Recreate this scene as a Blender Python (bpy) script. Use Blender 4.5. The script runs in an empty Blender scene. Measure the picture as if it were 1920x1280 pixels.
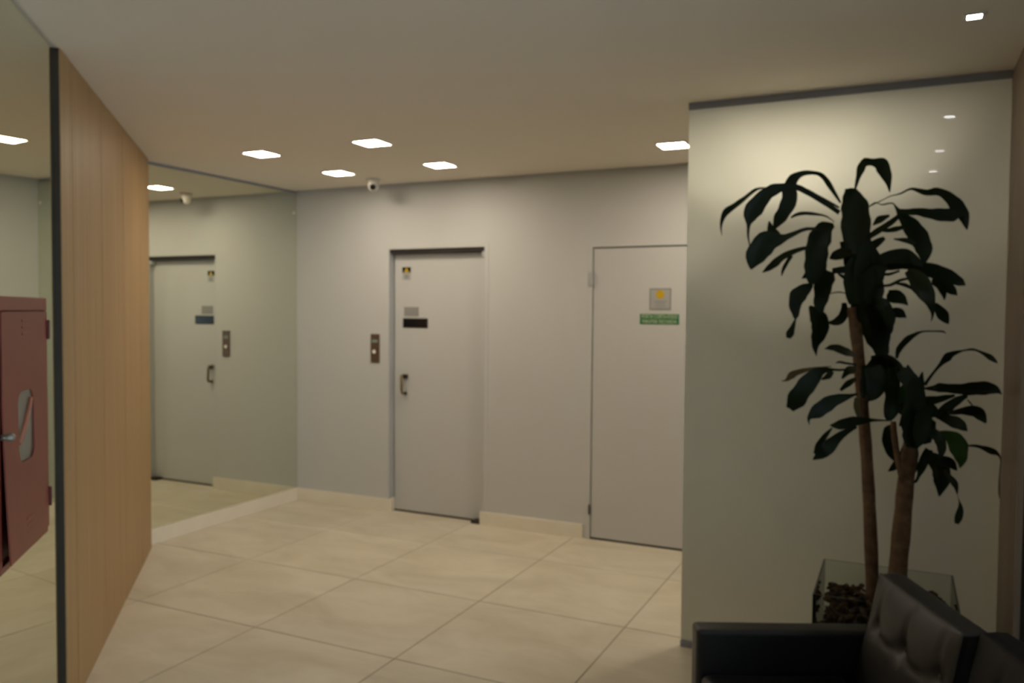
import bpy, bmesh, math, random
from mathutils import Vector, Matrix, noise
random.seed(7)
S = bpy.context.scene
COL = S.collection

# ------------------------------------------------------------------ camera, world, exposure
cd = bpy.data.cameras.new('camera'); cam = bpy.data.objects.new('camera', cd); COL.objects.link(cam)
_O = (4.671016, -5.520507, 1.64)
_R = (0.902622, 0.430361, 0.007946)
_U = (-0.023135, 0.030072, 0.99928)
_F = (-0.429813, 0.902156, -0.0371)
_f = 1529.306
cam.matrix_world = Matrix(((_R[0], _U[0], -_F[0], _O[0]), (_R[1], _U[1], -_F[1], _O[1]), (_R[2], _U[2], -_F[2], _O[2]), (0, 0, 0, 1)))
cd.sensor_width = 36.0; cd.lens = _f / 1920 * 36.0; cd.clip_start = 0.05
cd.dof.use_dof = True; cd.dof.focus_distance = 0.95; cd.dof.aperture_fstop = 7.0
S.camera = cam
W = bpy.data.worlds.new('world'); S.world = W; W.use_nodes = True
W.node_tree.nodes['Background'].inputs[0].default_value = (0.70, 0.82, 1.0, 1)
W.node_tree.nodes['Background'].inputs[1].default_value = 4.0
S.view_settings.view_transform = 'Standard'; S.view_settings.look = 'None'
S.view_settings.gamma = 1.0; S.view_settings.use_curve_mapping = False
S.view_settings.exposure = 0.0
LAMP = 62.0      # strength of the big square downlights
SPOT = 55.0       # strength of the small square spots

# ------------------------------------------------------------------ materials
MATS = {}
def mat(name, color, rough=0.5, metal=0.0, spec=0.5, coat=0.0, build=None):
    if name in MATS: return MATS[name]
    m = bpy.data.materials.new(name); m.use_nodes = True; nt = m.node_tree
    p = nt.nodes['Principled BSDF']
    p.inputs['Base Color'].default_value = (*color, 1); p.inputs['Roughness'].default_value = rough
    p.inputs['Metallic'].default_value = metal; p.inputs['Specular IOR Level'].default_value = spec
    p.inputs['Coat Weight'].default_value = coat
    if build: build(nt, p)
    MATS[name] = m; return m
def node(nt, t, **kw):
    n = nt.nodes.new(t)
    for k, v in kw.items():
        if hasattr(n, k): setattr(n, k, v)
        else: n.inputs[k].default_value = v
    return n
def coords(nt, scale=(1, 1, 1), rot=(0, 0, 0), kind='Object'):
    tc = nt.nodes.new('ShaderNodeTexCoord'); mp = nt.nodes.new('ShaderNodeMapping')
    mp.inputs['Scale'].default_value = scale; mp.inputs['Rotation'].default_value = rot
    nt.links.new(tc.outputs[kind], mp.inputs['Vector']); return mp.outputs[0]
def ramp(nt, fac, stops):
    r = nt.nodes.new('ShaderNodeValToRGB')
    while len(r.color_ramp.elements) < len(stops): r.color_ramp.elements.new(0.5)
    for e, (p, c) in zip(r.color_ramp.elements, stops): e.position = p; e.color = (*c, 1)
    nt.links.new(fac, r.inputs[0]); return r.outputs[0]
def mottled(c, amt=0.06, scale=3.0, detail=4, bump=0.0, bscale=200.0, kind='Object'):
    def b(nt, p):
        n = node(nt, 'ShaderNodeTexNoise'); n.inputs['Scale'].default_value = scale; n.inputs['Detail'].default_value = detail
        nt.links.new(coords(nt, kind=kind), n.inputs['Vector'])
        lo = tuple(x * (1 - amt) for x in c); hi = tuple(min(1, x * (1 + amt)) for x in c)
        nt.links.new(ramp(nt, n.outputs['Fac'], [(0.3, lo), (0.7, hi)]), p.inputs['Base Color'])
        if bump:
            n2 = node(nt, 'ShaderNodeTexNoise'); n2.inputs['Scale'].default_value = bscale
            nt.links.new(coords(nt, kind=kind), n2.inputs['Vector'])
            bp = nt.nodes.new('ShaderNodeBump'); bp.inputs['Strength'].default_value = bump; bp.inputs['Distance'].default_value = 0.002
            nt.links.new(n2.outputs['Fac'], bp.inputs['Height']); nt.links.new(bp.outputs[0], p.inputs['Normal'])
    return b
def wood(c_lo, c_hi):
    def b(nt, p):
        g = nt.nodes.new('ShaderNodeNewGeometry'); mp = nt.nodes.new('ShaderNodeMapping'); mp.inputs['Scale'].default_value = (26, 26, 0.7)
        nt.links.new(g.outputs['Position'], mp.inputs['Vector'])
        n = node(nt, 'ShaderNodeTexNoise'); n.inputs['Scale'].default_value = 1.6; n.inputs['Detail'].default_value = 6; n.inputs['Distortion'].default_value = 0.4
        nt.links.new(mp.outputs[0], n.inputs['Vector'])
        nt.links.new(ramp(nt, n.outputs['Fac'], [(0.3, c_lo), (0.7, c_hi)]), p.inputs['Base Color'])
    return b
def tile_build(nt, p):
    g = nt.nodes.new('ShaderNodeNewGeometry')
    n = node(nt, 'ShaderNodeTexNoise'); n.inputs['Scale'].default_value = 1.7; n.inputs['Detail'].default_value = 5; n.inputs['Roughness'].default_value = 0.6
    n.inputs['Distortion'].default_value = 0.7
    mp = nt.nodes.new('ShaderNodeMapping'); mp.inputs['Scale'].default_value = (1.0, 2.2, 1)
    nt.links.new(g.outputs['Position'], mp.inputs['Vector']); nt.links.new(mp.outputs[0], n.inputs['Vector'])
    oi = nt.nodes.new('ShaderNodeObjectInfo')
    col = ramp(nt, n.outputs['Fac'], [(0.28, (0.56, 0.495, 0.375)), (0.5, (0.645, 0.58, 0.455)), (0.72, (0.72, 0.66, 0.535))])
    mx = nt.nodes.new('ShaderNodeMix'); mx.data_type = 'RGBA'; mx.blend_type = 'MULTIPLY'; mx.inputs['Factor'].default_value = 1.0
    mr = nt.nodes.new('ShaderNodeMapRange'); mr.inputs['To Min'].default_value = 0.95; mr.inputs['To Max'].default_value = 1.02
    nt.links.new(oi.outputs['Random'], mr.inputs['Value'])
    nt.links.new(col, mx.inputs[6]); nt.links.new(mr.outputs[0], mx.inputs[7]); nt.links.new(mx.outputs[2], p.inputs['Base Color'])

M_wall = mat('grey_wall_paint', (0.5, 0.49, 0.48), 0.75, build=mottled((0.605, 0.61, 0.605), 0.02, 2.0, bump=0.05, bscale=90, kind='Generated'))
M_wall2 = mat('white_wall_paint', (0.6, 0.58, 0.55), 0.8)
M_ceil = mat('ceiling_paint', (0.80, 0.735, 0.64), 0.85)
M_reveal = mat('dark_reveal', (0.10, 0.095, 0.09), 0.7)
M_grout = mat('tile_grout', (0.34, 0.285, 0.205), 0.9)
M_tile = mat('porcelain_tile', (0.5, 0.45, 0.35), 0.42, spec=0.45, build=tile_build)
M_base = mat('cream_stone', (0.66, 0.58, 0.45), 0.4, build=mottled((0.86, 0.80, 0.68), 0.03, 6))
M_oak = mat('oak_veneer', (0.4, 0.27, 0.14), 0.48, spec=0.4, build=wood((0.36, 0.222, 0.098), (0.43, 0.275, 0.128)))
M_oakdark = mat('oak_edge_dark', (0.03, 0.02, 0.012), 0.6)
M_oakr = mat('brown_veneer', (0.25, 0.19, 0.14), 0.5, build=wood((0.27, 0.205, 0.15), (0.33, 0.255, 0.19)))
M_door = mat('grey_door_enamel', (0.5, 0.49, 0.48), 0.45, build=mottled((0.60, 0.603, 0.595), 0.015, 1.5, kind='Generated'))
M_jamb = mat('grey_jamb', (0.50, 0.52, 0.54), 0.5)
M_dark = mat('dark_metal', (0.035, 0.03, 0.028), 0.5, metal=0.4)
M_black = mat('black_gloss', (0.006, 0.006, 0.008), 0.15)
M_brass = mat('aged_brass', (0.22, 0.17, 0.09), 0.45, metal=0.8)
M_chrome = mat('chrome', (0.6, 0.6, 0.6), 0.15, metal=1.0)
M_dullsteel = mat('dull_steel', (0.30, 0.28, 0.25), 0.45, metal=0.7)
M_alu = mat('blue_grey_aluminium', (0.30, 0.315, 0.37), 0.45, metal=0.35)
M_bronze = mat('brushed_bronze', (0.17, 0.105, 0.07), 0.35, metal=0.5, build=mottled((0.17, 0.105, 0.07), 0.12, 40))
M_red = mat('red_enamel', (0.235, 0.045, 0.028), 0.4, build=mottled((0.20, 0.038, 0.024), 0.08, 5, bump=0.05, bscale=30))
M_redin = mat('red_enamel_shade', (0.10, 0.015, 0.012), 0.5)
M_cabglass = mat('cabinet_window_glass', (0.16, 0.15, 0.12), 0.12)
M_hose = mat('pale_red_hose', (0.45, 0.17, 0.10), 0.6)
M_white = mat('white_plastic', (0.75, 0.72, 0.66), 0.3)
M_grey = mat('grey_print', (0.30, 0.295, 0.285), 0.5)
M_lgrey = mat('light_grey_print', (0.42, 0.42, 0.41), 0.4)
M_yellow = mat('yellow_print', (0.62, 0.40, 0.01), 0.5)
M_green = mat('green_print', (0.02, 0.17, 0.06), 0.5)
M_cream = mat('cream_print', (0.62, 0.66, 0.46), 0.5)
M_glow = None
def emis(name, color, s):
    m = bpy.data.materials.new(name); m.use_nodes = True; nt = m.node_tree; nt.nodes.clear()
    e = nt.nodes.new('ShaderNodeEmission'); e.inputs[0].default_value = (*color, 1); e.inputs[1].default_value = s
    o = nt.nodes.new('ShaderNodeOutputMaterial'); nt.links.new(e.outputs[0], o.inputs[0]); return m
M_lamp = emis('downlight_diffuser', (1.0, 0.865, 0.675), LAMP)
M_spot = emis('spot_diffuser', (0.93, 0.94, 1.0), SPOT)
M_button = emis('lit_call_button', (1.0, 0.85, 0.6), 0.5)
M_disp = emis('floor_display', (0.55, 0.6, 0.4), 0.25)
def custom(name, fn):
    m = bpy.data.materials.new(name); m.use_nodes = True; nt = m.node_tree; nt.nodes.clear()
    o = nt.nodes.new('ShaderNodeOutputMaterial'); nt.links.new(fn(nt), o.inputs[0]); return m
def mirror_fn(nt):
    g = nt.nodes.new('ShaderNodeBsdfGlossy'); g.inputs['Color'].default_value = (0.80, 0.825, 0.72, 1); g.inputs['Roughness'].default_value = 0.0
    return g.outputs[0]
M_mirror = custom('silvered_mirror', mirror_fn)
def pane_fn(nt):
    t = nt.nodes.new('ShaderNodeBsdfTransparent'); t.inputs[0].default_value = (0.93, 0.955, 0.94, 1)
    g = nt.nodes.new('ShaderNodeBsdfGlossy'); g.inputs['Roughness'].default_value = 0.0
    f = nt.nodes.new('ShaderNodeFresnel'); f.inputs[0].default_value = 1.45
    m = nt.nodes.new('ShaderNodeMixShader'); nt.links.new(f.outputs[0], m.inputs[0]); nt.links.new(t.outputs[0], m.inputs[1]); nt.links.new(g.outputs[0], m.inputs[2])
    return m.outputs[0]
M_glass = custom('clear_glass', pane_fn)
M_glassedge = mat('glass_edge_green', (0.012, 0.03, 0.03), 0.1)
def frosted_fn(nt):
    d = nt.nodes.new('ShaderNodeBsdfDiffuse'); d.inputs[0].default_value = (0.85, 0.86, 0.84, 1)
    t = nt.nodes.new('ShaderNodeBsdfTranslucent'); t.inputs[0].default_value = (0.98, 0.985, 0.89, 1)
    m = nt.nodes.new('ShaderNodeMixShader'); m.inputs[0].default_value = 0.66
    nt.links.new(d.outputs[0], m.inputs[1]); nt.links.new(t.outputs[0], m.inputs[2])
    g = nt.nodes.new('ShaderNodeBsdfGlossy'); g.inputs['Roughness'].default_value = 0.012
    f = nt.nodes.new('ShaderNodeFresnel'); f.inputs[0].default_value = 1.42
    m2 = nt.nodes.new('ShaderNodeMixShader'); nt.links.new(f.outputs[0], m2.inputs[0]); nt.links.new(m.outputs[0], m2.inputs[1]); nt.links.new(g.outputs[0], m2.inputs[2])
    return m2.outputs[0]
M_frost = custom('white_translucent_glass', frosted_fn)
M_glassedge2 = mat('glass_edge_pale', (0.55, 0.60, 0.50), 0.15)
def leaf_mat(name, c, tr):
    def fn(nt):
        p = nt.nodes.new('ShaderNodeBsdfPrincipled'); p.inputs['Roughness'].default_value = 0.42; p.inputs['Specular IOR Level'].default_value = 0.28
        n = node(nt, 'ShaderNodeTexNoise'); n.inputs['Scale'].default_value = 9
        nt.links.new(coords(nt), n.inputs['Vector'])
        nt.links.new(ramp(nt, n.outputs['Fac'], [(0.3, tuple(x * 0.7 for x in c)), (0.7, tuple(x * 1.3 for x in c))]), p.inputs['Base Color'])
        t = nt.nodes.new('ShaderNodeBsdfTranslucent'); t.inputs[0].default_value = (c[0] * 1.6, c[1] * 1.5, c[2], 1)
        m = nt.nodes.new('ShaderNodeMixShader'); m.inputs[0].default_value = tr
        nt.links.new(p.outputs[0], m.inputs[1]); nt.links.new(t.outputs[0], m.inputs[2]); return m.outputs[0]
    return custom(name, fn)
M_leaf = leaf_mat('dark_green_leaf', (0.0075, 0.017, 0.004), 0.12)
M_leafb = leaf_mat('bright_green_leaf', (0.03, 0.075, 0.012), 0.2)
M_leafp = leaf_mat('pale_drying_leaf', (0.09, 0.085, 0.045), 0.25)
def bark(nt, p):
    n = node(nt, 'ShaderNodeTexNoise'); n.inputs['Scale'].default_value = 3.5; n.inputs['Detail'].default_value = 5
    nt.links.new(coords(nt, scale=(8, 8, 11)), n.inputs['Vector'])
    nt.links.new(ramp(nt, n.outputs['Fac'], [(0.3, (0.075, 0.038, 0.016)), (0.55, (0.135, 0.074, 0.034)), (0.75, (0.19, 0.115, 0.055))]), p.inputs['Base Color'])
    bp = nt.nodes.new('ShaderNodeBump'); bp.inputs['Strength'].default_value = 0.5; bp.inputs['Distance'].default_value = 0.004
    nt.links.new(n.outputs['Fac'], bp.inputs['Height']); nt.links.new(bp.outputs[0], p.inputs['Normal'])
M_cane = mat('tan_cane_bark', (0.13, 0.075, 0.035), 0.7, build=bark)
M_chip = mat('pine_bark_chips', (0.05, 0.028, 0.014), 0.8, build=mottled((0.055, 0.030, 0.012), 0.85, 16, 2))
M_soil = mat('dark_soil', (0.012, 0.008, 0.005), 0.95)
M_leather = mat('black_leather', (0.012, 0.0115, 0.0115), 0.42, build=mottled((0.012, 0.0115, 0.0115), 0.2, 6, bump=0.12, bscale=260))
M_leather3 = mat('shaded_black_leather', (0.006, 0.006, 0.0065), 0.6, spec=0.3)  # darker copy of the leather, shade on the second cushion put into the colour
M_leather2 = mat('lit_charcoal_leather', (0.043, 0.041, 0.042), 0.45, build=mottled((0.028, 0.027, 0.0275), 0.15, 8, bump=0.15, bscale=240))  # lighter copy of the leather, light on the first cushion put into the colour

# ------------------------------------------------------------------ mesh helpers
def obj(name, bm, m, parent=None, smooth=False):
    me = bpy.data.meshes.new(name); bm.to_mesh(me); bm.free()
    for x in (m if isinstance(m, (list, tuple)) else [m]): me.materials.append(x)
    if smooth:
        for p in me.polygons: p.use_smooth = True
    o = bpy.data.objects.new(name, me); COL.objects.link(o)
    if parent: o.parent = parent
    return o
def empty(name, loc=(0, 0, 0), rz=0.0, parent=None):
    o = bpy.data.objects.new(name, None); COL.objects.link(o); o.location = loc; o.rotation_euler = (0, 0, rz); o.empty_display_size = 0.1
    if parent: o.parent = parent
    return o
def tag(o, label=None, cat=None, group=None, kind=None):
    if label: o['label'] = label
    if cat: o['category'] = cat
    if group: o['group'] = group
    if kind: o['kind'] = kind
    return o
def box(bm, a, b, bev=0.0, seg=2, mi=0):
    t = bmesh.new(); bmesh.ops.create_cube(t, size=1)
    for v in t.verts: v.co = Vector([(a[i] + b[i]) / 2 + v.co[i] * (b[i] - a[i]) for i in range(3)])
    if bev: bmesh.ops.bevel(t, geom=t.edges[:], offset=bev, segments=seg, affect='EDGES', profile=0.6)
    for f in t.faces: f.material_index = mi
    me = bpy.data.meshes.new('tmp'); t.to_mesh(me); t.free(); bm.from_mesh(me); bpy.data.meshes.remove(me)
def B(*args, bev=0.0, seg=2):
    bm = bmesh.new()
    for i in range(0, len(args), 2): box(bm, args[i], args[i + 1], bev, seg)
    return bm
def cyl(bm, c, r, h, axis='Z', seg=24, r2=None, mi=0):
    rot = {'Z': Matrix(), 'X': Matrix.Rotation(math.pi / 2, 4, 'Y'), 'Y': Matrix.Rotation(math.pi / 2, 4, 'X')}[axis]
    g = bmesh.ops.create_cone(bm, cap_ends=True, segments=seg, radius1=r, radius2=r if r2 is None else r2, depth=h, matrix=Matrix.Translation(c) @ rot)
    for v in g['verts']:
        for f in v.link_faces: f.material_index = mi
def ball(bm, c, r, seg=16):
    bmesh.ops.create_uvsphere(bm, u_segments=seg, v_segments=seg // 2 + 2, radius=r, matrix=Matrix.Translation(c))
def tube(bm, pts, seg=12):
    """pts: list of (Vector, radius)"""
    rings = []
    for k, (p, r) in enumerate(pts):
        a = pts[max(k - 1, 0)][0]; b = pts[min(k + 1, len(pts) - 1)][0]
        t = (b - a).normalized(); u = t.orthogonal().normalized() if k == 0 else (u0 - t * u0.dot(t)).normalized(); u0 = u
        v = t.cross(u); rings.append([bm.verts.new(p + (u * math.cos(q) + v * math.sin(q)) * r) for q in [2 * math.pi * i / seg for i in range(seg)]])
    for A, C in zip(rings, rings[1:]):
        for i in range(seg): bm.faces.new((A[i], A[(i + 1) % seg], C[(i + 1) % seg], C[i]))
    bm.faces.new(rings[0][::-1]); bm.faces.new(rings[-1])
def struct(name, bm, m, parent=None, smooth=False):
    o = obj(name, bm, m, parent, smooth)
    if not parent: o['kind'] = 'structure'
    return o
def text(body, size, loc, m, parent, name='lettering', rot=(math.pi / 2, 0, 0), sx=1.0):
    c = bpy.data.curves.new(name, 'FONT'); c.body = body; c.size = size; c.align_x = 'CENTER'; c.align_y = 'CENTER'; c.extrude = 0.0004
    c.materials.append(m); o = bpy.data.objects.new(name, c); COL.objects.link(o); o.rotation_euler = rot; o.location = loc; o.scale = (sx, 1, 1); o.parent = parent
    return o

# ------------------------------------------------------------------ the setting
H = 2.644
D1 = (0.936, 1.806, 2.127)      # lift door opening x0, x1, top
D2 = (2.640, 3.455, 2.126)      # fire door opening
T = 0.16
wb = B((-0.3, 0, 0), (D1[0], T, 2.74), (D1[1], 0, 0), (D2[0], T, 2.74), (D2[1], 0, 0), (5.25, T, 2.74),
       (D1[0], 0, D1[2]), (D1[1], T, 2.74), (D2[0], 0, D2[2]), (D2[1], T, 2.74))
struct('wall_back', wb, M_wall)
struct('wall_left', B((-0.3, -1.70, 0), (-0.014, 0, 2.74)), M_wall2)
# ceiling with a shadow gap along the back wall
struct('ceiling', B((-0.012, -9.2, H), (6.3, -0.03, H + 0.10)), M_ceil)
struct('trim_1', B((-0.3, -0.03, 2.745), (5.3, T, 2.79)), M_reveal)          # cap of the shadow gap
struct('trim_gap_shade', B((-0.013, -1.64, H - 0.018), (0.004, -0.03, H - 0.0005)), M_alu)   # strip coloured as the shade of a gap above the side mirror

WANG, WX, WY = 0.723873, 0.09439, -1.57493
N2 = Vector((math.cos(WANG), math.sin(WANG), 0)); T2 = Vector((math.sin(WANG), -math.cos(WANG), 0)); W0 = Vector((WX, WY, 0))
def diag(name, s0, s1, d0, d1, z0, z1, m, bev=0.0, parent=None, off=0.0, lean=0.0):
    """a slab on the slanted wall: along it s0..s1, depth d0..d1 measured into the room"""
    bm = bmesh.new(); box(bm, (0, 0, 0), (s1 - s0, d1 - d0, z1 - z0), bev)
    for v in bm.verts: v.co = W0 + T2 * (s0 + v.co.x) + N2 * (d0 + v.co.y + off + lean * (s0 + v.co.x)) + Vector((0, 0, z0 + v.co.z))
    bmesh.ops.recalc_face_normals(bm, faces=bm.faces)
    return obj(name, bm, m, parent)
SE = 2.428
wd = diag('wall_diagonal', 0.0, 5.2, -0.22, -0.0465, 0, H - 0.001, M_oakdark); wd['kind'] = 'structure'
for s0, s1 in ((0.0, .40), (.410, 1.015), (1.025, 1.62), (1.63, 2.230), (2.240, SE)):
    diag('wood_panel', s0, s1, -0.022, 0.0, 0.002, H - 0.002, M_oak, 0.0012, wd, -0.021, 0.011)
diag('edge_strip', SE + 0.0005, SE + 0.0045, -0.046, 0.001, 0.002, H - 0.002, M_oakdark, 0.0, wd)
# straight wall beyond the slanted one, niche on the right, rear front
e = W0 + T2 * 5.15
struct('wall_left_rear', B((e.x - 0.35, -9.2, 0), (e.x - 0.15, e.y + 0.05, H - 0.001)), M_wall2)
XR = 5.063
wr = struct('wall_right', B((XR + 0.022, -2.10, 0), (XR + 0.2, -0.001, H - 0.001)), M_oakdark)
for y0, y1 in ((-2.10, -1.70), (-1.697, -1.30)):
    obj('wood_panel', B((XR, y0, 0.002), (XR + 0.021, y1, H - 0.002), bev=0.001), M_oakr, wr)
struct('wall_niche', B((XR + 0.2, -2.10, 0), (6.3, -1.95, H - 0.001)), M_wall2)
struct('wall_right_rear', B((6.15, -9.2, 0), (6.3, -6.6, H - 0.001), (6.15, -3.4, 0), (6.3, -2.101, H - 0.001), (6.15, -6.6, 2.35), (6.3, -3.4, H - 0.001)), M_wall2)
struct('wall_rear', B((3.0, -9.3, 0), (6.3, -9.2, H - 0.001)), M_wall2)
wn = empty('window_added', (6.22, -5.0, 0), math.pi / 2); wn['kind'] = 'structure'  # unseen window, added to let cool fill light into the room
obj('window_frame', B((-1.6, -.03, 0), (-1.54, .03, 2.35), (1.54, -.03, 0), (1.6, .03, 2.35), (-.03, -.03, 0), (.03, .03, 2.35), (-1.54, -.03, 2.29), (1.54, .03, 2.35), (-1.54, -.03, 0), (1.54, .03, .06)), M_alu, wn)
obj('pane', B((-1.54, -.004, .06), (-.03, .004, 2.29)), M_glass, wn); obj('pane', B((.03, -.004, .06), (1.54, .004, 2.29)), M_glass, wn)

# floor: grout bed and tiles
fl = struct('floor', B((-0.3, -9.3, -0.08), (6.3, T, -0.003)), M_grout)
TS, TX, TY = 0.8563, 0.8406, -0.6232
def tile_mesh(w, h):
    bm = B((0.0028, 0.0028, -0.0028), (w - 0.0028, h - 0.0028, 0.0), bev=0.0012, seg=1)
    me = bpy.data.meshes.new('floor_tile'); bm.to_mesh(me); bm.free(); me.materials.append(M_tile); return me
full = tile_mesh(TS, TS); row0 = tile_mesh(TS, -TY + 0.10)
for j in range(0, 11):
    for i in range(-1, 7):
        x = TX + (i - 1) * TS + TS; y = TY - j * TS
        x = TX + i * TS
        if j >= 1 and x + TS < 3.0 - 0.2 and (Vector((x + TS, y + TS, 0)) - W0).dot(N2) < -0.05: continue
        if j > 5 and x < 2.3: continue
        o = bpy.data.objects.new('floor_tile', row0 if j == 0 else full); COL.objects.link(o)
        o.location = (x, TY if j == 0 else y, 0); o.parent = fl
# baseboards
struct('baseboard_left', B((-0.013, -1.64, 0), (0.012, -0.012, 0.105), bev=0.002), M_base)
struct('baseboard_back', B((0.0, -0.012, 0.0), (D1[0] + 0.035, 0.0, 0.105), (D1[0] , -0.0, 0), (D1[0] + 0.012, 0.085, 0.105), bev=0.002), M_base)
struct('baseboard_back_right', B((1.782, -0.014, 0.0), (2.622, 0.0, 0.100), bev=0.002), M_base)

# ------------------------------------------------------------------ doors
d = empty('door_1', (0, 0, 0)); tag(d, kind='structure')
JD = 0.10
obj('door_frame', B((D1[0] - 0.001, 0.001, 0), (D1[0] + 0.004, T, D1[2]), (D1[1] - 0.004, 0.001, 0), (D1[1], T, D1[2])), M_jamb, d)
obj('lintel_shade', B((D1[0], 0.012, D1[2] - 0.03), (D1[1], T, D1[2] + 0.001)), M_dark, d)  # dark strip painting the shade under the door head
lf = obj('door_leaf', B((D1[0] + 0.013, JD - 0.03, 0.012), (D1[1] - 0.006, JD + 0.01, D1[2] - 0.034), bev=0.002), M_door, d)
FY = JD - 0.03
win = obj('window_strip', B((1.028, FY - 0.004, 1.499), (1.262, FY + 0.01, 1.577), bev=0.0015), M_dark, d)
obj('pane', B((1.040, FY - 0.0055, 1.508), (1.252, FY - 0.003, 1.568)), M_black, win)
obj('door_plate', B((1.039, FY - 0.0025, 1.592), (1.178, FY + 0.001, 1.667)), M_grey, d)
st = obj('warning_sticker', B((1.022, FY - 0.001, 1.885), (1.100, FY + 0.001, 1.987)), M_lgrey, d)
obj('sticker_header', B((1.020, FY - 0.0018, 1.945), (1.101, FY - 0.0008, 1.988)), M_black, st)
bm = bmesh.new(); vs = [bm.verts.new(Vector(p)) for p in ((1.036, FY - 0.0024, 1.948), (1.085, FY - 0.0024, 1.948), (1.0605, FY - 0.0024, 1.986))]; bm.faces.new(vs)
obj('warning_triangle', bm, M_yellow, st)
obj('printed_panel', B((1.044, FY - 0.0018, 1.893), (1.078, FY - 0.0008, 1.930)), M_grey, st)
bm = bmesh.new(); tube(bm, [(Vector((1.040, FY, 1.115)), 0.010), (Vector((1.044, FY - 0.045, 1.112)), 0.010), (Vector((1.048, FY - 0.052, 1.10)), 0.011), (Vector((1.052, FY - 0.054, 0.99)), 0.011), (Vector((1.052, FY - 0.046, 0.972)), 0.010), (Vector((1.052, FY, 0.968)), 0.010)])
hd = obj('door_handle', bm, M_brass, d, True)
obj('handle_mount', B((1.047, FY - 0.030, 1.088), (1.078, FY, 1.122), bev=0.004), M_dark, hd)
obj('handle_mount', B((1.047, FY - 0.018, 0.958), (1.070, FY, 0.982), bev=0.004), M_dark, hd)
obj('top_pivot', B((D1[1] - 0.035, 0.018, D1[2] - 0.072), (D1[1] - 0.006, FY, D1[2] - 0.032), bev=0.002), M_jamb, d)
obj('floor_pivot', B((D1[1] - 0.10, -0.012, 0.0005), (D1[1] - 0.006, FY + 0.002, 0.022), bev=0.003), M_dark, d)
obj('dark_foot_strip', B((D1[0] + 0.004, FY - 0.006, 0.0005), (D1[1] - 0.004, T, 0.010)), M_dark, d)  # dark strip, colours in the shade at the foot of the door
struct('trim_3', B((D1[1] + 0.001, -0.0035, 0.10), (D1[1] + 0.034, 0.0, D1[2] + 0.034), (D1[0] - 0.004, -0.0035, D1[2] + 0.001), (D1[1] + 0.001, 0.0, D1[2] + 0.034), bev=0.0008, seg=1), M_wall)

struct('light_stop_slab', B((0.7, T + 0.001, 0), (3.7, T + 0.06, 2.6)), M_reveal)  # unseen slab added behind both doors to stop light leaking through the gaps
d = empty('door_2', (0, 0, 0)); tag(d, kind='structure')
obj('dark_foot_strip', B((D2[0] + 0.035, 0.003, 0.0005), (D2[1] - 0.035, T, 0.0125)), M_dark, d)  # dark strip added to close a light leak under the leaf
obj('door_frame', B((D2[0], -0.004, 0), (D2[0] + 0.034, T, D2[2] + 0.002), (D2[1] - 0.034, -0.004, 0), (D2[1], T, D2[2] + 0.002), (D2[0] + 0.034, -0.004, D2[2] - 0.026), (D2[1] - 0.034, T, D2[2] + 0.002), bev=0.001, seg=1), M_wall, d)
obj('door_leaf', B((D2[0] + 0.041, 0.004, 0.014), (D2[1] - 0.040, 0.054, D2[2] - 0.036), bev=0.0015), M_door, d)
for z0, z1 in ((1.825, 1.925), (0.18, 0.25)):
    bm = bmesh.new(); cyl(bm, (D2[0] + 0.032, -0.010, (z0 + z1) / 2), 0.009 if z0 > 1 else 0.006, z1 - z0, seg=14)
    box(bm, (D2[0] + (0.004 if z0 > 1 else 0.026), -0.007, z0), (D2[0] + 0.034, -0.0035, z1))
    obj('hinge', bm, M_jamb if z0 > 1 else M_dark, d)
y = 0.004
s1 = obj('camera_notice', B((3.093, y - 0.003, 1.657), (3.246, y - 0.0002, 1.806), bev=0.001, seg=1), M_grey, d)
obj('notice_field', B((3.104, y - 0.0036, 1.668), (3.235, y - 0.0028, 1.795)), M_lgrey, s1)
bm = bmesh.new(); cyl(bm, (3.169, y - 0.0042, 1.763), 0.030, 0.0012, 'Y', 32); obj('yellow_disc', bm, M_yellow, s1)
obj('printed_line', B((3.128, y - 0.0040, 1.710), (3.214, y - 0.0034, 1.718), (3.140, y - 0.0040, 1.694), (3.204, y - 0.0034, 1.701), (3.134, y - 0.0040, 1.678), (3.208, y - 0.0034, 1.684)), M_grey, s1)
s2 = obj('fire_door_sign', B((3.027, y - 0.002, 1.557), (3.303, y - 0.0002, 1.629)), M_green, d)
text('PORTA CORTA-FOGO', 0.036, (3.165, y - 0.0026, 1.6105), M_cream, s2, sx=0.70)
text('MANTER FECHADA', 0.036, (3.165, y - 0.0026, 1.5745), M_cream, s2, sx=0.78)

# ------------------------------------------------------------------ mirrors
m = obj('wall_mirror', B((-0.0135, -1.652, 0.107), (0.0, -0.002, H - 0.019)), M_mirror)
tag(m, 'tall frameless mirror covering the left wall beside the grey lift door wall', 'mirror')
for yy, zz in ((-0.040, 2.458),):
    bm = bmesh.new(); cyl(bm, (0.004, yy, zz), 0.014, 0.007, 'X', 18); ball(bm, (0.008, yy, zz), 0.006, 10)
    obj('mirror_clip', bm, M_white, m, True)
for s0, s1 in ((3.504, 4.1), (4.11, 4.70), (4.71, 5.2)): diag('wood_panel', s0, s1, -0.046, -0.001, 0.002, H - 0.002, M_oak, 0.0012, wd)
m = diag('wall_mirror', SE + 0.006, 3.5, -0.046, -0.014, 0.02, H - 0.012, M_mirror)
tag(m, 'greenish frameless mirror panel with the red hydrant cabinet set into it', 'mirror')

# ------------------------------------------------------------------ red fire hydrant cabinet on the slanted mirror
cab = empty('hydrant_cabinet', W0 + T2 * 2.965 + N2 * (-0.014) + Vector((0, 0, 0.82)))
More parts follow.
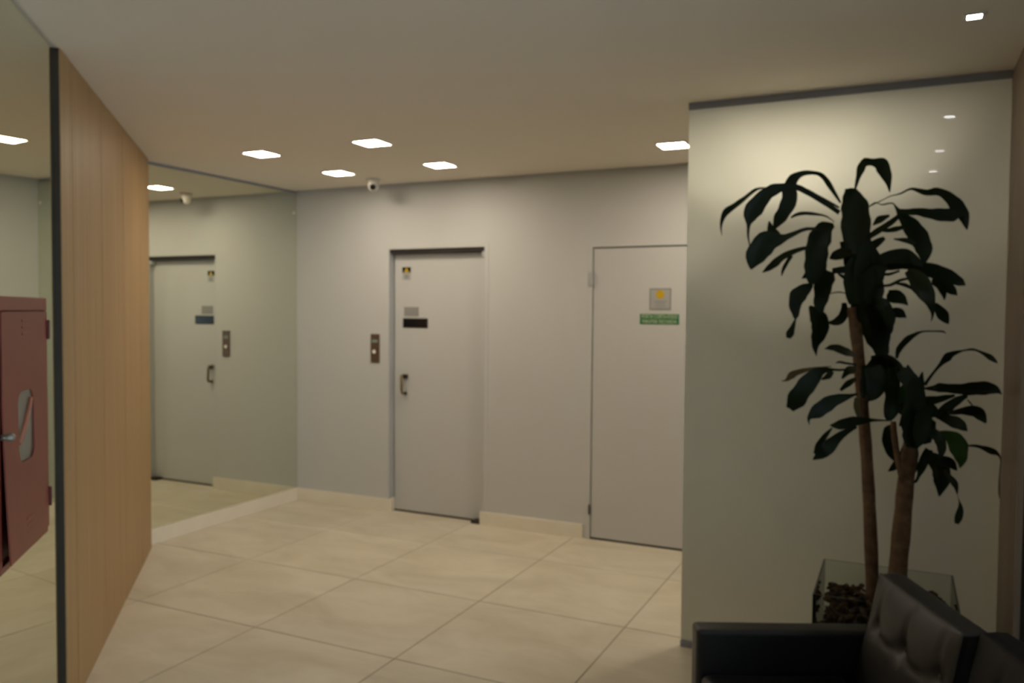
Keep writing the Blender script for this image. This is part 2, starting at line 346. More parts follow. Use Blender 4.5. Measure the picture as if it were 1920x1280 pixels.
# local axes: x along the wall toward the viewer, y out into the room
cab.matrix_world = Matrix(((T2.x, N2.x, 0, cab.location.x), (T2.y, N2.y, 0, cab.location.y), (0, 0, 1, 0.826), (0, 0, 0, 1)))
tag(cab, 'red metal fire hydrant cabinet with a small rounded window, on the mirror', 'hydrant cabinet')
XA, XB, ZT = -0.275, 0.262, 0.848
obj('cabinet_frame', B((XA, 0.0005, 0), (XB, 0.022, 0.022), (XA, 0.0005, ZT - 0.045), (XB, 0.026, ZT), (XA, 0.0005, 0.022), (XA + 0.012, 0.022, ZT - 0.045), (XB - 0.024, 0.0005, 0.022), (XB, 0.022, ZT - 0.045), bev=0.003), M_red, cab)
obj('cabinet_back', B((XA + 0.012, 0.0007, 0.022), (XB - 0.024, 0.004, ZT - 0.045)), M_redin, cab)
# door: thin sheet, slightly sprung open at its lower free corner, with a window hole
def hole_in(px, pz, cx, cz, hw, hh, r):
    dx = abs(px - cx) - (hw - r); dz = abs(pz - cz) - (hh - r)
    return (math.hypot(max(dx, 0), max(dz, 0)) + min(max(dx, dz), 0)) - r < 0
DX0, DX1, DZ0, DZ1 = XA + 0.010, XB - 0.026, 0.024, ZT - 0.048
cxw, czw, hw_, hh_, rr = 0.0, 0.425, 0.087, 0.115, 0.045
def twist(px, pz):
    t = (px - DX0) / (DX1 - DX0); q = 1 - (pz - DZ0) / (DZ1 - DZ0)
    return 0.028 + 0.020 * t * max(0, q - 0.35) ** 1.4 * 1.6
bm = bmesh.new()
outer = []; inner = []
K = 64
def sq(a, x0, x1, z0, z1, cx, cz):
    dx, dz = math.cos(a), math.sin(a)
    t = min(((x1 - cx) if dx > 0 else (x0 - cx)) / dx if abs(dx) > 1e-6 else 9, ((z1 - cz) if dz > 0 else (z0 - cz)) / dz if abs(dz) > 1e-6 else 9)
    return cx + dx * t, cz + dz * t
angs = sorted([2 * math.pi * i / K for i in range(K)] + [math.atan2(z - czw, x - cxw) % (2 * math.pi) for x in (DX0, DX1) for z in (DZ0, DZ1)])
for lay in range(2):
    ro = []; rm = []; ri = []
    for a in angs:
        x, z = sq(a, DX0, DX1, DZ0, DZ1, cxw, czw)
        r0 = 0.0
        lo, hi = 0.0, 0.3
        for _ in range(24):
            mid = (lo + hi) / 2
            if hole_in(cxw + math.cos(a) * mid, czw + math.sin(a) * mid, cxw, czw, hw_, hh_, rr): lo = mid
            else: hi = mid
        xi, zi = cxw + math.cos(a) * lo, czw + math.sin(a) * lo
        off = -0.004 * lay
        ro.append(bm.verts.new((x, twist(x, z) + off, z))); ri.append(bm.verts.new((xi, twist(xi, zi) + off, zi)))
        xm, zm = (x + xi) / 2, (z + zi) / 2; rm.append(bm.verts.new((xm, twist(xm, zm) + off, zm)))
    outer.append(ro); inner.append(ri)
    n = len(angs)
    for i in range(n):
        k = (i + 1) % n
        bm.faces.new((ro[i], ro[k], rm[k], rm[i])); bm.faces.new((rm[i], rm[k], ri[k], ri[i]))
for i in range(n):
    k = (i + 1) % n
    bm.faces.new((outer[0][i], outer[1][i], outer[1][k], outer[0][k])); bm.faces.new((inner[0][i], inner[0][k], inner[1][k], inner[1][i]))
bmesh.ops.recalc_face_normals(bm, faces=bm.faces)
cdoor = obj('door', bm, M_red, cab)
obj('window_pane', B((cxw - hw_ - 0.008, 0.021, czw - hh_ - 0.008), (cxw + hw_ + 0.008, 0.024, czw + hh_ + 0.008)), M_cabglass, cdoor)
bm = bmesh.new(); tube(bm, [(Vector((cxw + 0.07, 0.027, czw - 0.05)), 0.007), (Vector((cxw + 0.0, 0.027, czw + 0.01)), 0.008), (Vector((cxw - 0.06, 0.027, czw + 0.085)), 0.007)], 8)
obj('hose', bm, M_hose, cdoor, True)
bm = bmesh.new(); cyl(bm, (0.243, 0.040, 0.420), 0.010, 0.03, 'Y', 18); ball(bm, (0.243, 0.050, 0.420), 0.014, 16)
obj('knob', bm, M_dullsteel, cdoor, True)
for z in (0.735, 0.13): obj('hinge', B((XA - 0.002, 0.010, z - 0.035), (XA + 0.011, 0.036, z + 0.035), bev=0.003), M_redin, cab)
for zz in (0.745, 0.095):   # embossed vent marks
    for q in range(3): obj('embossed_mark', B((-0.04, twist(0, zz), zz - 0.022 + q * 0.022), (0.035, twist(0, zz) + 0.002, zz - 0.014 + q * 0.022), bev=0.0008, seg=1), M_red, cdoor)

# ------------------------------------------------------------------ lift call panel, security camera
cp = empty('lift_call_panel', (0.808, -0.0005, 1.212)); tag(cp, 'bronze lift call plate with round lit button, left of the lift door', 'call panel')
obj('face_plate', B((-0.042, -0.008, 0), (0.042, 0, 0.233), bev=0.002), M_bronze, cp)
dp = obj('display', B((-0.026, -0.0095, 0.165), (0.026, -0.0075, 0.187)), M_disp, cp)
bm = bmesh.new(); cyl(bm, (-0.004, -0.010, 0.090), 0.021, 0.006, 'Y', 24); bt = obj('button_ring', bm, M_brass, cp)
bm = bmesh.new(); cyl(bm, (-0.004, -0.012, 0.090), 0.015, 0.006, 'Y', 24); obj('button', bm, M_button, bt)

sc = empty('security_camera', (0.985, -0.285, H)); tag(sc, 'small white turret security camera with black lens on the ceiling', 'camera')
bm = bmesh.new(); cyl(bm, (0, 0, -0.012), 0.052, 0.022, seg=28, r2=0.056); obj('base', bm, M_white, sc, True)
bm = bmesh.new(); ball(bm, (0, 0, -0.048), 0.044, 24); bd = obj('camera_ball', bm, M_white, sc, True)
ld = Vector((0.42, -0.80, -0.42)).normalized()
bm = bmesh.new(); bmesh.ops.create_cone(bm, cap_ends=True, segments=24, radius1=0.024, radius2=0.021, depth=0.012, matrix=Matrix.Translation(Vector((0, 0, -0.048)) + ld * 0.043) @ ld.to_track_quat('Z', 'Y').to_matrix().to_4x4())
obj('lens', bm, M_black, bd)

# ------------------------------------------------------------------ ceiling lights
def downlight(name, x, y, w, m, label, group, rz=0.0):
    t = empty(name, (x, y, H), rz); tag(t, label, 'ceiling light', group)
    h = w / 2; r = h + 0.012
    obj('trim_ring', B((-r, -r, -0.006), (r, -h, 0), (-r, h, -0.006), (r, r, 0), (-r, -h, -0.006), (-h, h, 0), (h, -h, -0.006), (r, h, 0)), M_white, t)
    obj('diffuser', B((-h, -h, -0.0035), (h, h, -0.001)), m, t)
G = 'square ceiling downlights'
downlight('ceiling_downlight', 0.916, -1.425, 0.165, M_lamp, 'square ceiling downlight nearest the tall side mirror, farther from the back wall', G)
downlight('ceiling_downlight', 1.782, -1.430, 0.165, M_lamp, 'square ceiling downlight high in the middle of the photo, in front of the lift door', G)
downlight('ceiling_downlight', 0.920, -0.631, 0.165, M_lamp, 'square ceiling downlight just left of the security camera', G)
downlight('ceiling_downlight', 1.778, -0.624, 0.165, M_lamp, 'square ceiling downlight just right of the security camera', G)
downlight('ceiling_downlight', 3.415, -0.650, 0.165, M_lamp, 'square ceiling downlight partly behind the white glass partition edge', G)
downlight('ceiling_downlight', 4.42, -0.98, 0.165, M_lamp, 'square ceiling downlight hidden behind the partition, nearest the brown wood wall', G)
downlight('ceiling_downlight', 4.05, -1.00, 0.165, M_lamp, 'added downlight hidden behind the partition to brighten the glass, nearest its free left edge', G)  # extra unseen lamp, added to lift the brightness of the glass
downlight('ceiling_downlight', 4.28, -0.45, 0.165, M_lamp, 'added downlight hidden behind the partition to brighten the glass, nearest the back wall', G)  # another lamp out of view, added to send more light through the partition
G = 'small ceiling spots along the right wall'
for i, yy in enumerate((-2.350, -3.30, -4.08)):
    downlight('ceiling_spot', 4.870 - 0.01 * i, yy, 0.044, M_spot, ('small square white ceiling spot over the plant at upper right', 'small square ceiling spot second from the white glass partition', 'small square ceiling spot third from the white glass partition')[i], G)

# ------------------------------------------------------------------ white glass partition
gp = empty('glass_partition', (4.395, -1.58, 0)); tag(gp, 'white translucent glass partition with aluminium channels behind the potted plant', 'partition')
bm = B((3.728 - 4.395, 0.0, 0.030), (XR - 4.395 - 0.002, 0.010, H - 0.030))
for f in bm.faces: f.material_index = 0 if f.normal.y < -0.9 else (1 if f.normal.y > 0.9 else 2)
obj('glass_panel', bm, [M_frost, M_glass, M_glassedge2], gp)
obj('channel_top', B((3.728 - 4.395, -0.010, H - 0.032), (XR - 4.395 - 0.002, 0.020, H - 0.0005)), M_alu, gp)
obj('channel_bottom', B((3.728 - 4.395, -0.010, 0.0005), (XR - 4.395 - 0.002, 0.020, 0.032)), M_alu, gp)

# ------------------------------------------------------------------ glass planter with bark and the dracaena
PX0, PX1, PY0, PY1, PZ = 4.385, 4.893, -2.180, -1.672, 0.549
pl = empty('glass_planter', ((PX0 + PX1) / 2, (PY0 + PY1) / 2, 0)); tag(pl, 'square clear glass planter box behind the black sofa', 'planter')
g = 0.008
def pane(a, b):
    bm = B(a, b)
    big = max(f.calc_area() for f in bm.faces)
    for f in bm.faces: f.material_index = 0 if f.calc_area() > big * 0.5 else 1
    o = obj('glass_pane', bm, [M_glass, M_glassedge], pl); o.location = -pl.location
pane((PX0, PY0, 0.002), (PX1, PY0 + g, PZ)); pane((PX0, PY1 - g, 0.002), (PX1, PY1, PZ))
pane((PX0, PY0 + g, 0.002), (PX0 + g, PY1 - g, PZ)); pane((PX1 - g, PY0 + g, 0.002), (PX1, PY1 - g, PZ))
o = obj('glass_base', B((PX0 + g, PY0 + g, 0.002), (PX1 - g, PY1 - g, 0.012)), M_glass, pl); o.location = -pl.location
bm = B((PX0 + g + 0.03, PY0 + g + 0.03, 0.013), (PX1 - g - 0.03, PY1 - g - 0.03, 0.40), bev=0.02)
so = obj('potting_soil', bm, M_soil); tag(so, 'dark potting soil inside the glass planter', 'soil', kind='stuff')
bm = bmesh.new()
rnd = random.Random(3)
def chip(c, s):
    t = bmesh.new(); bmesh.ops.create_icosphere(t, subdivisions=1, radius=1)
    rot = Matrix.Rotation(rnd.uniform(0, 6.3), 3, Vector((rnd.uniform(-1, 1), rnd.uniform(-1, 1), rnd.uniform(-1, 1))).normalized())
    sc = Vector((s * rnd.uniform(0.8, 1.5), s * rnd.uniform(0.6, 1.0), s * rnd.uniform(0.3, 0.55)))
    for v in t.verts: v.co = rot @ Vector([v.co[i] * sc[i] * rnd.uniform(0.75, 1.15) for i in range(3)]) + c
    me = bpy.data.meshes.new('tmp'); t.to_mesh(me); t.free(); bm.from_mesh(me); bpy.data.meshes.remove(me)
for i in range(760):
    x = rnd.uniform(PX0 + 0.045, PX1 - 0.045); y = rnd.uniform(PY0 + 0.045, PY1 - 0.045)
    top = 0.485 - 0.035 * max(0, (abs(x - (PX0 + PX1) / 2) / 0.21)) ** 3 + 0.02 * math.sin(x * 31) * math.cos(y * 27)
    side = min(x - PX0, PX1 - x, y - PY0, PY1 - y)
    if i % 3 == 0:      # against the glass
        if rnd.random() < 0.5: x = rnd.choice((PX0 + 0.035, PX1 - 0.035))
        else: y = rnd.choice((PY0 + 0.035, PY1 - 0.035))
        z = rnd.uniform(0.03, top)
    else: z = rnd.uniform(0.40, top)
    chip(Vector((x, y, z)), rnd.uniform(0.014, 0.024))
bk = obj('bark_mulch', bm, M_chip); tag(bk, 'brown pine bark mulch filling the glass planter', 'mulch', kind='stuff')

LEAVES = [
('',[4.427,-1.83,2.084,.0008,.0041,.0046,4.337,-1.794,2.142,.0011,.0058,.0069,4.265,-1.759,2.183,-.0008,.005,.0085,4.174,-1.726,2.189,-.0015,.0032,.0072,4.109,-1.698,2.202,-.0007,.0014,.0041,4.062,-1.674,2.202,-.0034,.0005,.006,4.013,-1.665,2.168,-.0057,-.0011,.0073,3.969,-1.665,2.136,-.0072,-.0028,.0101,3.924,-1.665,2.104,-.0107,-.0064,.009,3.906,-1.665,2.051,-.0048,-.0037,.0009,3.91,-1.665,2.0,-.001,-.0009,-.0001]),
('',[4.432,-1.832,2.104,.0027,.0003,.0017,4.396,-1.871,2.163,.008,.001,.0051,4.372,-1.909,2.2,.0074,.0008,.007,4.346,-1.943,2.215,.0021,-.0007,.0074,4.297,-1.974,2.214,-.0015,-.0026,.0103,4.261,-1.999,2.19,-.0128,-.0087,.0139,4.248,-2.017,2.148,-.0256,-.0145,.0057,4.25,-2.029,2.102,-.0289,-.0138,.0069,4.232,-2.033,2.056,-.0234,-.0089,.0126,4.21,-2.03,2.02,-.0189,-.0055,.0112,4.19,-2.019,1.984,-.0027,-.0006,.0014]),
('',[4.432,-1.899,2.055,.0047,.0022,.0079,4.367,-1.935,2.102,.005,.0023,.009,4.315,-1.971,2.134,.0048,.0023,.0099,4.276,-2.004,2.153,.0027,.0014,.0127,4.231,-2.034,2.153,-.0019,-.0007,.0155,4.189,-2.06,2.139,-.0094,-.0041,.0219,4.16,-2.08,2.114,-.0176,-.008,.02,4.13,-2.095,2.073,-.0268,-.0122,.0214,4.109,-2.104,2.036,-.0264,-.0121,.0116,4.104,-2.107,1.999,-.0084,-.0039,.0008,4.102,-2.103,1.953,-.004,-.0019,-.0004,4.109,-2.092,1.909,-.002,-.0009,-.0004]),
('',[4.414,-1.9,2.018,.001,-.0,.0013,4.383,-1.928,2.04,.0013,-.0002,.0028,4.34,-1.952,2.048,.0011,-.0005,.006,4.3,-1.968,2.051,-.0002,-.0004,.0075,4.271,-1.974,2.045,-.0024,-.0005,.0063,4.251,-1.969,2.035,-.0017,-.0001,.0026]),
('',[4.382,-1.892,1.989,-.0008,.0018,.0037,4.31,-1.933,1.99,-.0026,.0028,.0074,4.259,-1.97,1.966,-.005,.0021,.009,4.221,-2.002,1.947,-.0067,.0031,.0181,4.175,-2.025,1.94,-.0204,-.0016,.0387,4.138,-2.038,1.902,-.0334,-.0147,.0299,4.112,-2.04,1.858,-.0267,-.0174,.013,4.104,-2.03,1.821,-.0024,-.002,.0006]),
('',[4.175,-1.83,1.966,.0229,-.0008,.0128,4.15,-1.81,2.005,.0163,.0041,.0073,4.141,-1.808,2.042,.0018,.0016,.0006]),
('',[4.311,-1.91,1.915,-.0033,.0024,.0065,4.262,-1.885,1.904,-.0057,.0028,.0099,4.209,-1.864,1.882,-.0084,.0009,.0116,4.174,-1.849,1.855,-.0103,-.0023,.0129,4.146,-1.844,1.834,-.0061,-.0036,.0096,4.123,-1.849,1.817,-.0007,-.0007,.0013]),
('',[4.237,-1.814,1.891,-.006,-.0073,.0052,4.221,-1.844,1.854,-.0058,-.0055,.0042,4.21,-1.861,1.825,-.0059,-.003,.0024,4.205,-1.86,1.8,-.0012,-.0002,.0002]),
('',[4.406,-1.814,2.014,-.0025,-.0005,.0073,4.379,-1.841,2.002,-.0185,-.0063,.0239,4.362,-1.866,1.969,-.0381,-.0153,.021,4.348,-1.887,1.926,-.0417,-.018,.0109,4.346,-1.903,1.876,-.0432,-.0196,.0047,4.342,-1.912,1.827,-.0403,-.019,.0061,4.337,-1.913,1.793,-.0315,-.0152,.0094,4.327,-1.906,1.765,-.0097,-.0048,.004]),
('',[4.387,-1.813,1.825,-.0221,-.0246,.0176,4.376,-1.837,1.799,-.0345,-.0341,.0162,4.369,-1.857,1.753,-.033,-.0264,.0066,4.367,-1.871,1.711,-.0291,-.0171,.004,4.362,-1.876,1.669,-.0214,-.0085,-.0013,4.372,-1.871,1.634,-.0018,-.0004,-.0006]),
('',[4.326,-1.874,1.819,-.0073,-.0111,.0134,4.302,-1.859,1.799,-.0054,-.0044,.0086,4.287,-1.857,1.789,-.001,.0,.0013]),
('',[4.331,-1.877,1.763,-.0055,.0011,.0062,4.3,-1.9,1.738,-.0196,.0019,.0196,4.277,-1.92,1.71,-.0296,-.0045,.0152,4.269,-1.934,1.668,-.0224,-.0081,.0019,4.274,-1.938,1.633,-.0127,-.0072,-.0006,4.272,-1.934,1.616,-.0031,-.0024,.0004]),
('',[4.263,-1.839,1.618,-.0019,-.0029,.0011,4.253,-1.863,1.579,-.009,-.0101,.0048,4.244,-1.878,1.551,-.0144,-.0076,.0056,4.24,-1.876,1.534,-.0071,-.0009,.0017]),
('',[4.321,-1.862,1.672,-.0037,-.0034,-.0032,4.338,-1.825,1.641,-.0197,-.0171,-.017,4.354,-1.791,1.612,-.0325,-.0236,-.0119,4.355,-1.765,1.569,-.0322,-.0194,.0041,4.344,-1.749,1.532,-.0242,-.0119,.0072,4.336,-1.745,1.495,-.0126,-.0051,.0005,4.343,-1.753,1.457,-.0015,-.0005,-.0002]),
('',[4.457,-1.892,1.686,-.0087,-.008,-.0005,4.458,-1.867,1.652,-.015,-.0124,.003,4.446,-1.848,1.621,-.0136,-.009,.0136,4.42,-1.839,1.604,-.0043,-.0011,.014,4.392,-1.842,1.602,-.0003,.0004,.0023]),
('',[4.477,-1.874,1.719,.0005,.0001,.0018,4.441,-1.916,1.729,.0001,.0,.0026,4.4,-1.921,1.722,-.0004,.0,.0019]),
('',[4.479,-1.852,1.894,.0022,-.0069,.0116,4.439,-1.83,1.893,.0,-.011,.023,4.412,-1.817,1.884,-.007,-.0039,.0168,4.393,-1.818,1.872,-.0024,.0005,.0033]),
('',[4.474,-1.848,1.825,-.0043,.0061,.0111,4.443,-1.877,1.821,-.0033,.0033,.015,4.408,-1.881,1.818,.0004,-.0033,.0107]),
('',[4.476,-1.817,1.774,.0012,.0043,.0044,4.458,-1.843,1.788,.0036,.0047,.0083,4.429,-1.846,1.807,.0018,-.0001,.0027]),
('',[4.508,-1.821,1.891,.0468,.007,.0081,4.491,-1.776,1.982,.0569,.0102,.0066,4.486,-1.738,2.056,.0556,.0146,.0049,4.477,-1.712,2.113,.0494,.0196,.0118,4.464,-1.703,2.154,.0318,.0179,.0091,4.461,-1.711,2.18,.0209,.0151,.0034]),
('',[4.499,-1.835,1.663,.0197,.0203,-.0038,4.505,-1.795,1.74,.0281,.0261,-.001,4.496,-1.764,1.811,.0384,.027,.0059,4.484,-1.75,1.883,.0442,.0198,.0065,4.476,-1.755,1.953,.0481,.0116,.0056]),
('',[4.54,-1.815,1.663,.0511,-.0032,-.0089,4.553,-1.779,1.74,.0509,.0036,-.0068,4.557,-1.757,1.811,.0357,.0148,.0004,4.549,-1.759,1.881,.0252,.023,.0032]),
('',[4.522,-1.874,1.71,-.0224,-.0301,-.0172,4.55,-1.831,1.653,-.0458,-.0552,-.0301,4.569,-1.795,1.601,-.0531,-.0485,-.0228,4.582,-1.77,1.548,-.0471,-.0298,-.0161,4.596,-1.761,1.503,-.0329,-.0129,-.01,4.605,-1.769,1.465,-.0227,-.0046,-.0055]),
('',[4.594,-1.855,1.663,-.0118,-.0108,-.0106,4.623,-1.808,1.619,-.0159,-.0118,-.0075,4.627,-1.781,1.574,-.0143,-.0072,.0009,4.62,-1.783,1.535,-.0014,-.0004,.0003]),
('',[4.487,-1.83,2.16,.0037,.0025,-.001,4.495,-1.803,2.208,.0081,.0054,-.0027,4.505,-1.778,2.253,.0142,.0091,-.0079,4.52,-1.755,2.28,.0054,.0039,-.0161,4.552,-1.738,2.278,-.0018,-.0003,-.0162,4.576,-1.725,2.274,-.0174,-.0083,-.0232,4.594,-1.719,2.239,-.0231,-.0119,-.012,4.608,-1.719,2.2,-.0137,-.0076,-.0042,4.616,-1.726,2.152,-.0016,-.001,-.0003]),
('',[4.542,-1.894,2.074,.001,-.0006,-.0013,4.566,-1.861,2.091,.0015,-.0008,-.0019,4.596,-1.829,2.11,.0013,-.0006,-.0016,4.62,-1.798,2.126,.0012,-.0008,-.0021,4.657,-1.77,2.138,.0018,-.001,-.0031,4.694,-1.744,2.159,.0015,-.0015,-.0048,4.728,-1.722,2.151,-.0006,-.0044,-.011,4.757,-1.703,2.145,.0012,-.0031,-.0136,4.794,-1.689,2.15,-.0013,-.0035,-.0168,4.831,-1.68,2.13,-.0103,-.0062,-.0176,4.86,-1.675,2.099,-.0192,-.0079,-.019,4.888,-1.675,2.06,-.0205,-.006,-.0134,4.9,-1.68,2.025,-.0152,-.0032,-.0048,4.907,-1.69,1.988,-.0019,-.0002,-.0004]),
('',[4.646,-1.836,2.059,.0004,-.0021,-.0092,4.692,-1.813,2.056,.0008,-.0027,-.013,4.72,-1.792,2.058,.0001,-.0032,-.0156,4.76,-1.775,2.051,-.0009,-.0038,-.0203,4.806,-1.762,2.045,.0001,-.0027,-.026,4.851,-1.755,2.044,.0026,.0002,-.0266,4.878,-1.754,2.05,.0007,.0007,-.0148,4.907,-1.759,2.045,-.0002,.0,-.0015]),
('',[4.538,-1.868,2.074,.0017,-.0007,-.0018,4.565,-1.838,2.097,.0015,-.0016,-.0032,4.589,-1.809,2.091,.0008,-.0017,-.0033,4.626,-1.782,2.099,.0001,-.002,-.0037,4.642,-1.759,2.082,-.0042,-.0052,-.0045,4.662,-1.74,2.052,-.0127,-.0123,-.0125,4.691,-1.725,2.015,-.0232,-.0173,-.0224,4.72,-1.716,1.973,-.0313,-.0167,-.024,4.743,-1.713,1.931,-.0322,-.0118,-.0153,4.753,-1.716,1.892,-.0271,-.0065,-.0027,4.751,-1.724,1.848,-.0032,-.0004,.0002]),
('',[4.559,-1.877,2.001,.0011,-.0001,-.0011,4.584,-1.912,2.02,.0077,.0007,-.0119,4.62,-1.916,2.034,.0012,.0014,-.0041]),
('',[4.54,-1.831,1.955,.0071,-.0023,-.0076,4.581,-1.877,1.98,.0081,-.0014,-.0097,4.624,-1.904,2.006,.0063,.002,-.0089,4.656,-1.901,2.035,.0043,.0046,-.0071]),
('',[4.594,-1.904,1.976,.0006,-.0005,-.0051,4.618,-1.881,1.978,.0014,-.0004,-.0088,4.645,-1.868,1.984,.0023,.0006,-.0101,4.678,-1.869,1.992,.0017,.001,-.0071]),
('',[4.537,-1.81,1.908,.0079,.0144,-.019,4.569,-1.84,1.929,.0082,.0073,-.0157,4.603,-1.843,1.952,.0041,-.0002,-.0056]),
('',[4.637,-1.841,1.946,.0001,-.0008,-.003,4.655,-1.809,1.946,-.0001,-.0014,-.0059,4.686,-1.789,1.942,-.0026,-.002,-.0108,4.717,-1.791,1.926,-.003,-.0007,-.0069]),
('',[4.559,-1.87,1.843,.0121,-.0063,-.0205,4.611,-1.832,1.867,.0111,-.0068,-.025,4.672,-1.803,1.879,.003,-.0068,-.0317,4.712,-1.789,1.865,-.0091,-.0043,-.0202,4.745,-1.794,1.837,-.0033,-.0003,-.0042]),
('',[4.565,-1.857,1.83,.0043,-.0053,-.0147,4.626,-1.802,1.839,.0052,-.0063,-.0185,4.688,-1.752,1.847,.0021,-.008,-.0225,4.751,-1.71,1.831,-.0034,-.01,-.0274,4.815,-1.679,1.811,-.0071,-.0089,-.0306,4.862,-1.665,1.79,-.0091,-.0054,-.0245,4.893,-1.665,1.773,-.0069,-.0018,-.0136,4.908,-1.672,1.762,-.0008,-.0001,-.0013]),
('',[4.778,-1.892,1.776,-.0056,-.0036,-.0168,4.824,-1.851,1.757,-.01,-.0059,-.0227,4.855,-1.827,1.734,-.0089,-.0048,-.013,4.871,-1.829,1.717,-.0009,-.0005,-.0011]),
('',[4.804,-1.83,1.758,-.0101,-.008,-.0076,4.823,-1.815,1.725,-.01,-.006,-.0046,4.827,-1.813,1.699,-.0014,-.0005,-.0002]),
('',[4.688,-1.874,1.814,-.0072,-.0007,-.0088,4.719,-1.913,1.785,-.0215,-.0036,-.0204,4.742,-1.949,1.748,-.0309,-.0079,-.021,4.763,-1.977,1.708,-.0242,-.0085,-.0126,4.776,-1.993,1.67,-.013,-.0059,-.0037,4.78,-1.998,1.638,-.0049,-.0027,.0001,4.776,-1.989,1.614,-.0009,-.0006,.0002]),
('',[4.791,-1.884,1.684,-.0055,.0012,-.0032,4.815,-1.851,1.648,-.0187,.0008,-.0117,4.834,-1.831,1.618,-.0112,-.0047,-.0083,4.843,-1.833,1.603,-.0009,-.001,-.0008]),
('',[4.586,-1.876,1.754,.0014,-.0019,-.0051,4.628,-1.83,1.759,.0023,-.0011,-.0057,4.665,-1.803,1.78,.002,.0005,-.0057,4.699,-1.805,1.787,.0004,.0012,-.0045]),
('',[4.647,-1.833,1.766,-.0001,-.0011,-.0037,4.684,-1.859,1.758,-.0018,-.002,-.0077,4.711,-1.863,1.741,-.0021,-.0005,-.0039]),
('',[4.584,-1.828,1.807,-.0007,.0005,-.0053,4.621,-1.798,1.805,.0006,.0006,-.006,4.661,-1.794,1.819,.0016,.0,-.0043]),
('',[4.617,-1.846,1.718,-.0057,.0037,-.0224,4.654,-1.823,1.711,-.0093,.001,-.026,4.676,-1.809,1.698,-.0099,-.0047,-.0144,4.696,-1.81,1.677,-.0008,-.0007,-.0011]),
('',[4.619,-1.826,1.646,-.0031,.0068,-.0173,4.659,-1.806,1.647,-.0056,.0045,-.0211,4.678,-1.794,1.637,-.0064,-.0028,-.0117,4.691,-1.795,1.626,-.0006,-.0008,-.0012]),
('',[4.51,-1.904,1.469,.0021,.0014,.0062,4.489,-1.874,1.475,.0036,.0025,.0113,4.462,-1.848,1.484,.0052,.0034,.0161,4.428,-1.831,1.496,.0032,.0022,.015,4.404,-1.825,1.497,-.0009,-.0,.0108,4.382,-1.83,1.491,-.0003,-.0001,.0015]),
('',[4.513,-1.964,1.436,-.0005,.0022,.0043,4.477,-1.981,1.441,-.0001,.0019,.0047,4.452,-1.992,1.446,-.0,.0004,.0052,4.437,-1.991,1.442,-.0001,-.0004,.0015]),
('p',[4.417,-1.928,1.424,-.0004,.0004,.0015,4.362,-1.894,1.413,-.0012,.001,.0045,4.32,-1.864,1.403,-.0024,.001,.0075,4.274,-1.84,1.387,-.0048,-.0,.0118,4.246,-1.825,1.37,-.0082,-.0029,.0123,4.228,-1.822,1.351,-.0027,-.0015,.0051,4.21,-1.829,1.347,-.0002,-.0003,.0016]),
('',[4.492,-1.906,1.415,-.0006,.0,.0045,4.45,-1.948,1.411,-.0003,.0001,.0045,4.418,-1.987,1.414,-.0006,.0001,.0067,4.383,-2.02,1.408,-.0079,-.0029,.0165,4.351,-2.044,1.376,-.0233,-.0099,.0243,4.321,-2.057,1.335,-.0271,-.012,.0221,4.294,-2.059,1.29,-.0289,-.0131,.0212,4.271,-2.049,1.252,-.0127,-.0059,.0092]),
('',[4.421,-1.945,1.406,-.0088,.001,.0055,4.405,-1.927,1.382,-.008,-.0007,.0094,4.379,-1.925,1.368,-.0009,-.0012,.0028]),
('',[4.515,-1.997,1.417,.0017,-.0056,.0148,4.483,-1.965,1.412,-.0072,-.0065,.0153,4.46,-1.961,1.377,-.0025,-.0003,.0017]),
('',[4.515,-1.982,1.382,-.0034,.0005,.0046,4.499,-1.958,1.37,-.0064,-.0,.0085,4.476,-1.945,1.351,-.0072,-.0026,.0092,4.454,-1.946,1.328,-.0028,-.0023,.0039]),
('',[4.523,-1.996,1.322,-.001,-.0005,.0043,4.495,-2.035,1.315,-.0022,-.001,.0088,4.442,-2.069,1.299,-.0085,-.0038,.0228,4.407,-2.096,1.277,-.0154,-.0068,.0253,4.375,-2.113,1.25,-.015,-.0064,.0203,4.351,-2.117,1.226,-.006,-.0027,.003,4.354,-2.109,1.199,-.001,-.0004,-.0001]),
('',[4.639,-1.911,1.212,.0005,-.0009,.0023,4.573,-1.941,1.213,.0012,-.0028,.0075,4.524,-1.967,1.21,-.0001,-.0058,.0192,4.479,-1.984,1.199,-.0037,-.0038,.0225,4.445,-1.99,1.189,-.0027,.0008,.0146,4.421,-1.985,1.187,-.0003,.0005,.0018]),
('',[4.518,-1.945,1.185,-.0031,-.002,.0065,4.465,-1.99,1.153,-.0078,-.0047,.0127,4.43,-2.024,1.118,-.0164,-.0084,.0191,4.401,-2.04,1.085,-.0157,-.0065,.0194,4.363,-2.034,1.05,-.0013,-.0004,.0018]),
('',[4.426,-1.939,1.171,-.0022,-.0006,.002,4.396,-1.908,1.13,-.0081,-.0026,.0065,4.37,-1.89,1.087,-.0105,-.0046,.0064,4.356,-1.892,1.051,-.005,-.0027,.0025]),
('p',[4.516,-1.963,1.303,-.0076,-.0055,-.0004,4.52,-1.996,1.267,-.0125,-.0074,-.0026,4.531,-2.0,1.231,-.0085,-.0031,-.003]),
('',[4.622,-1.913,1.452,-.0101,.0017,.0203,4.59,-1.864,1.435,-.027,-.0042,.0212,4.575,-1.822,1.384,-.0371,-.0108,.0117,4.562,-1.794,1.332,-.0288,-.0113,.0107,4.544,-1.784,1.281,-.0149,-.0077,.0047,4.539,-1.793,1.233,-.0045,-.0029,.0007]),
('',[4.564,-1.945,1.449,.0008,-.0065,-.0218,4.609,-1.898,1.443,-.0034,-.01,-.0342,4.646,-1.869,1.427,-.0126,-.0083,-.032,4.677,-1.872,1.408,-.0094,-.0022,-.016]),
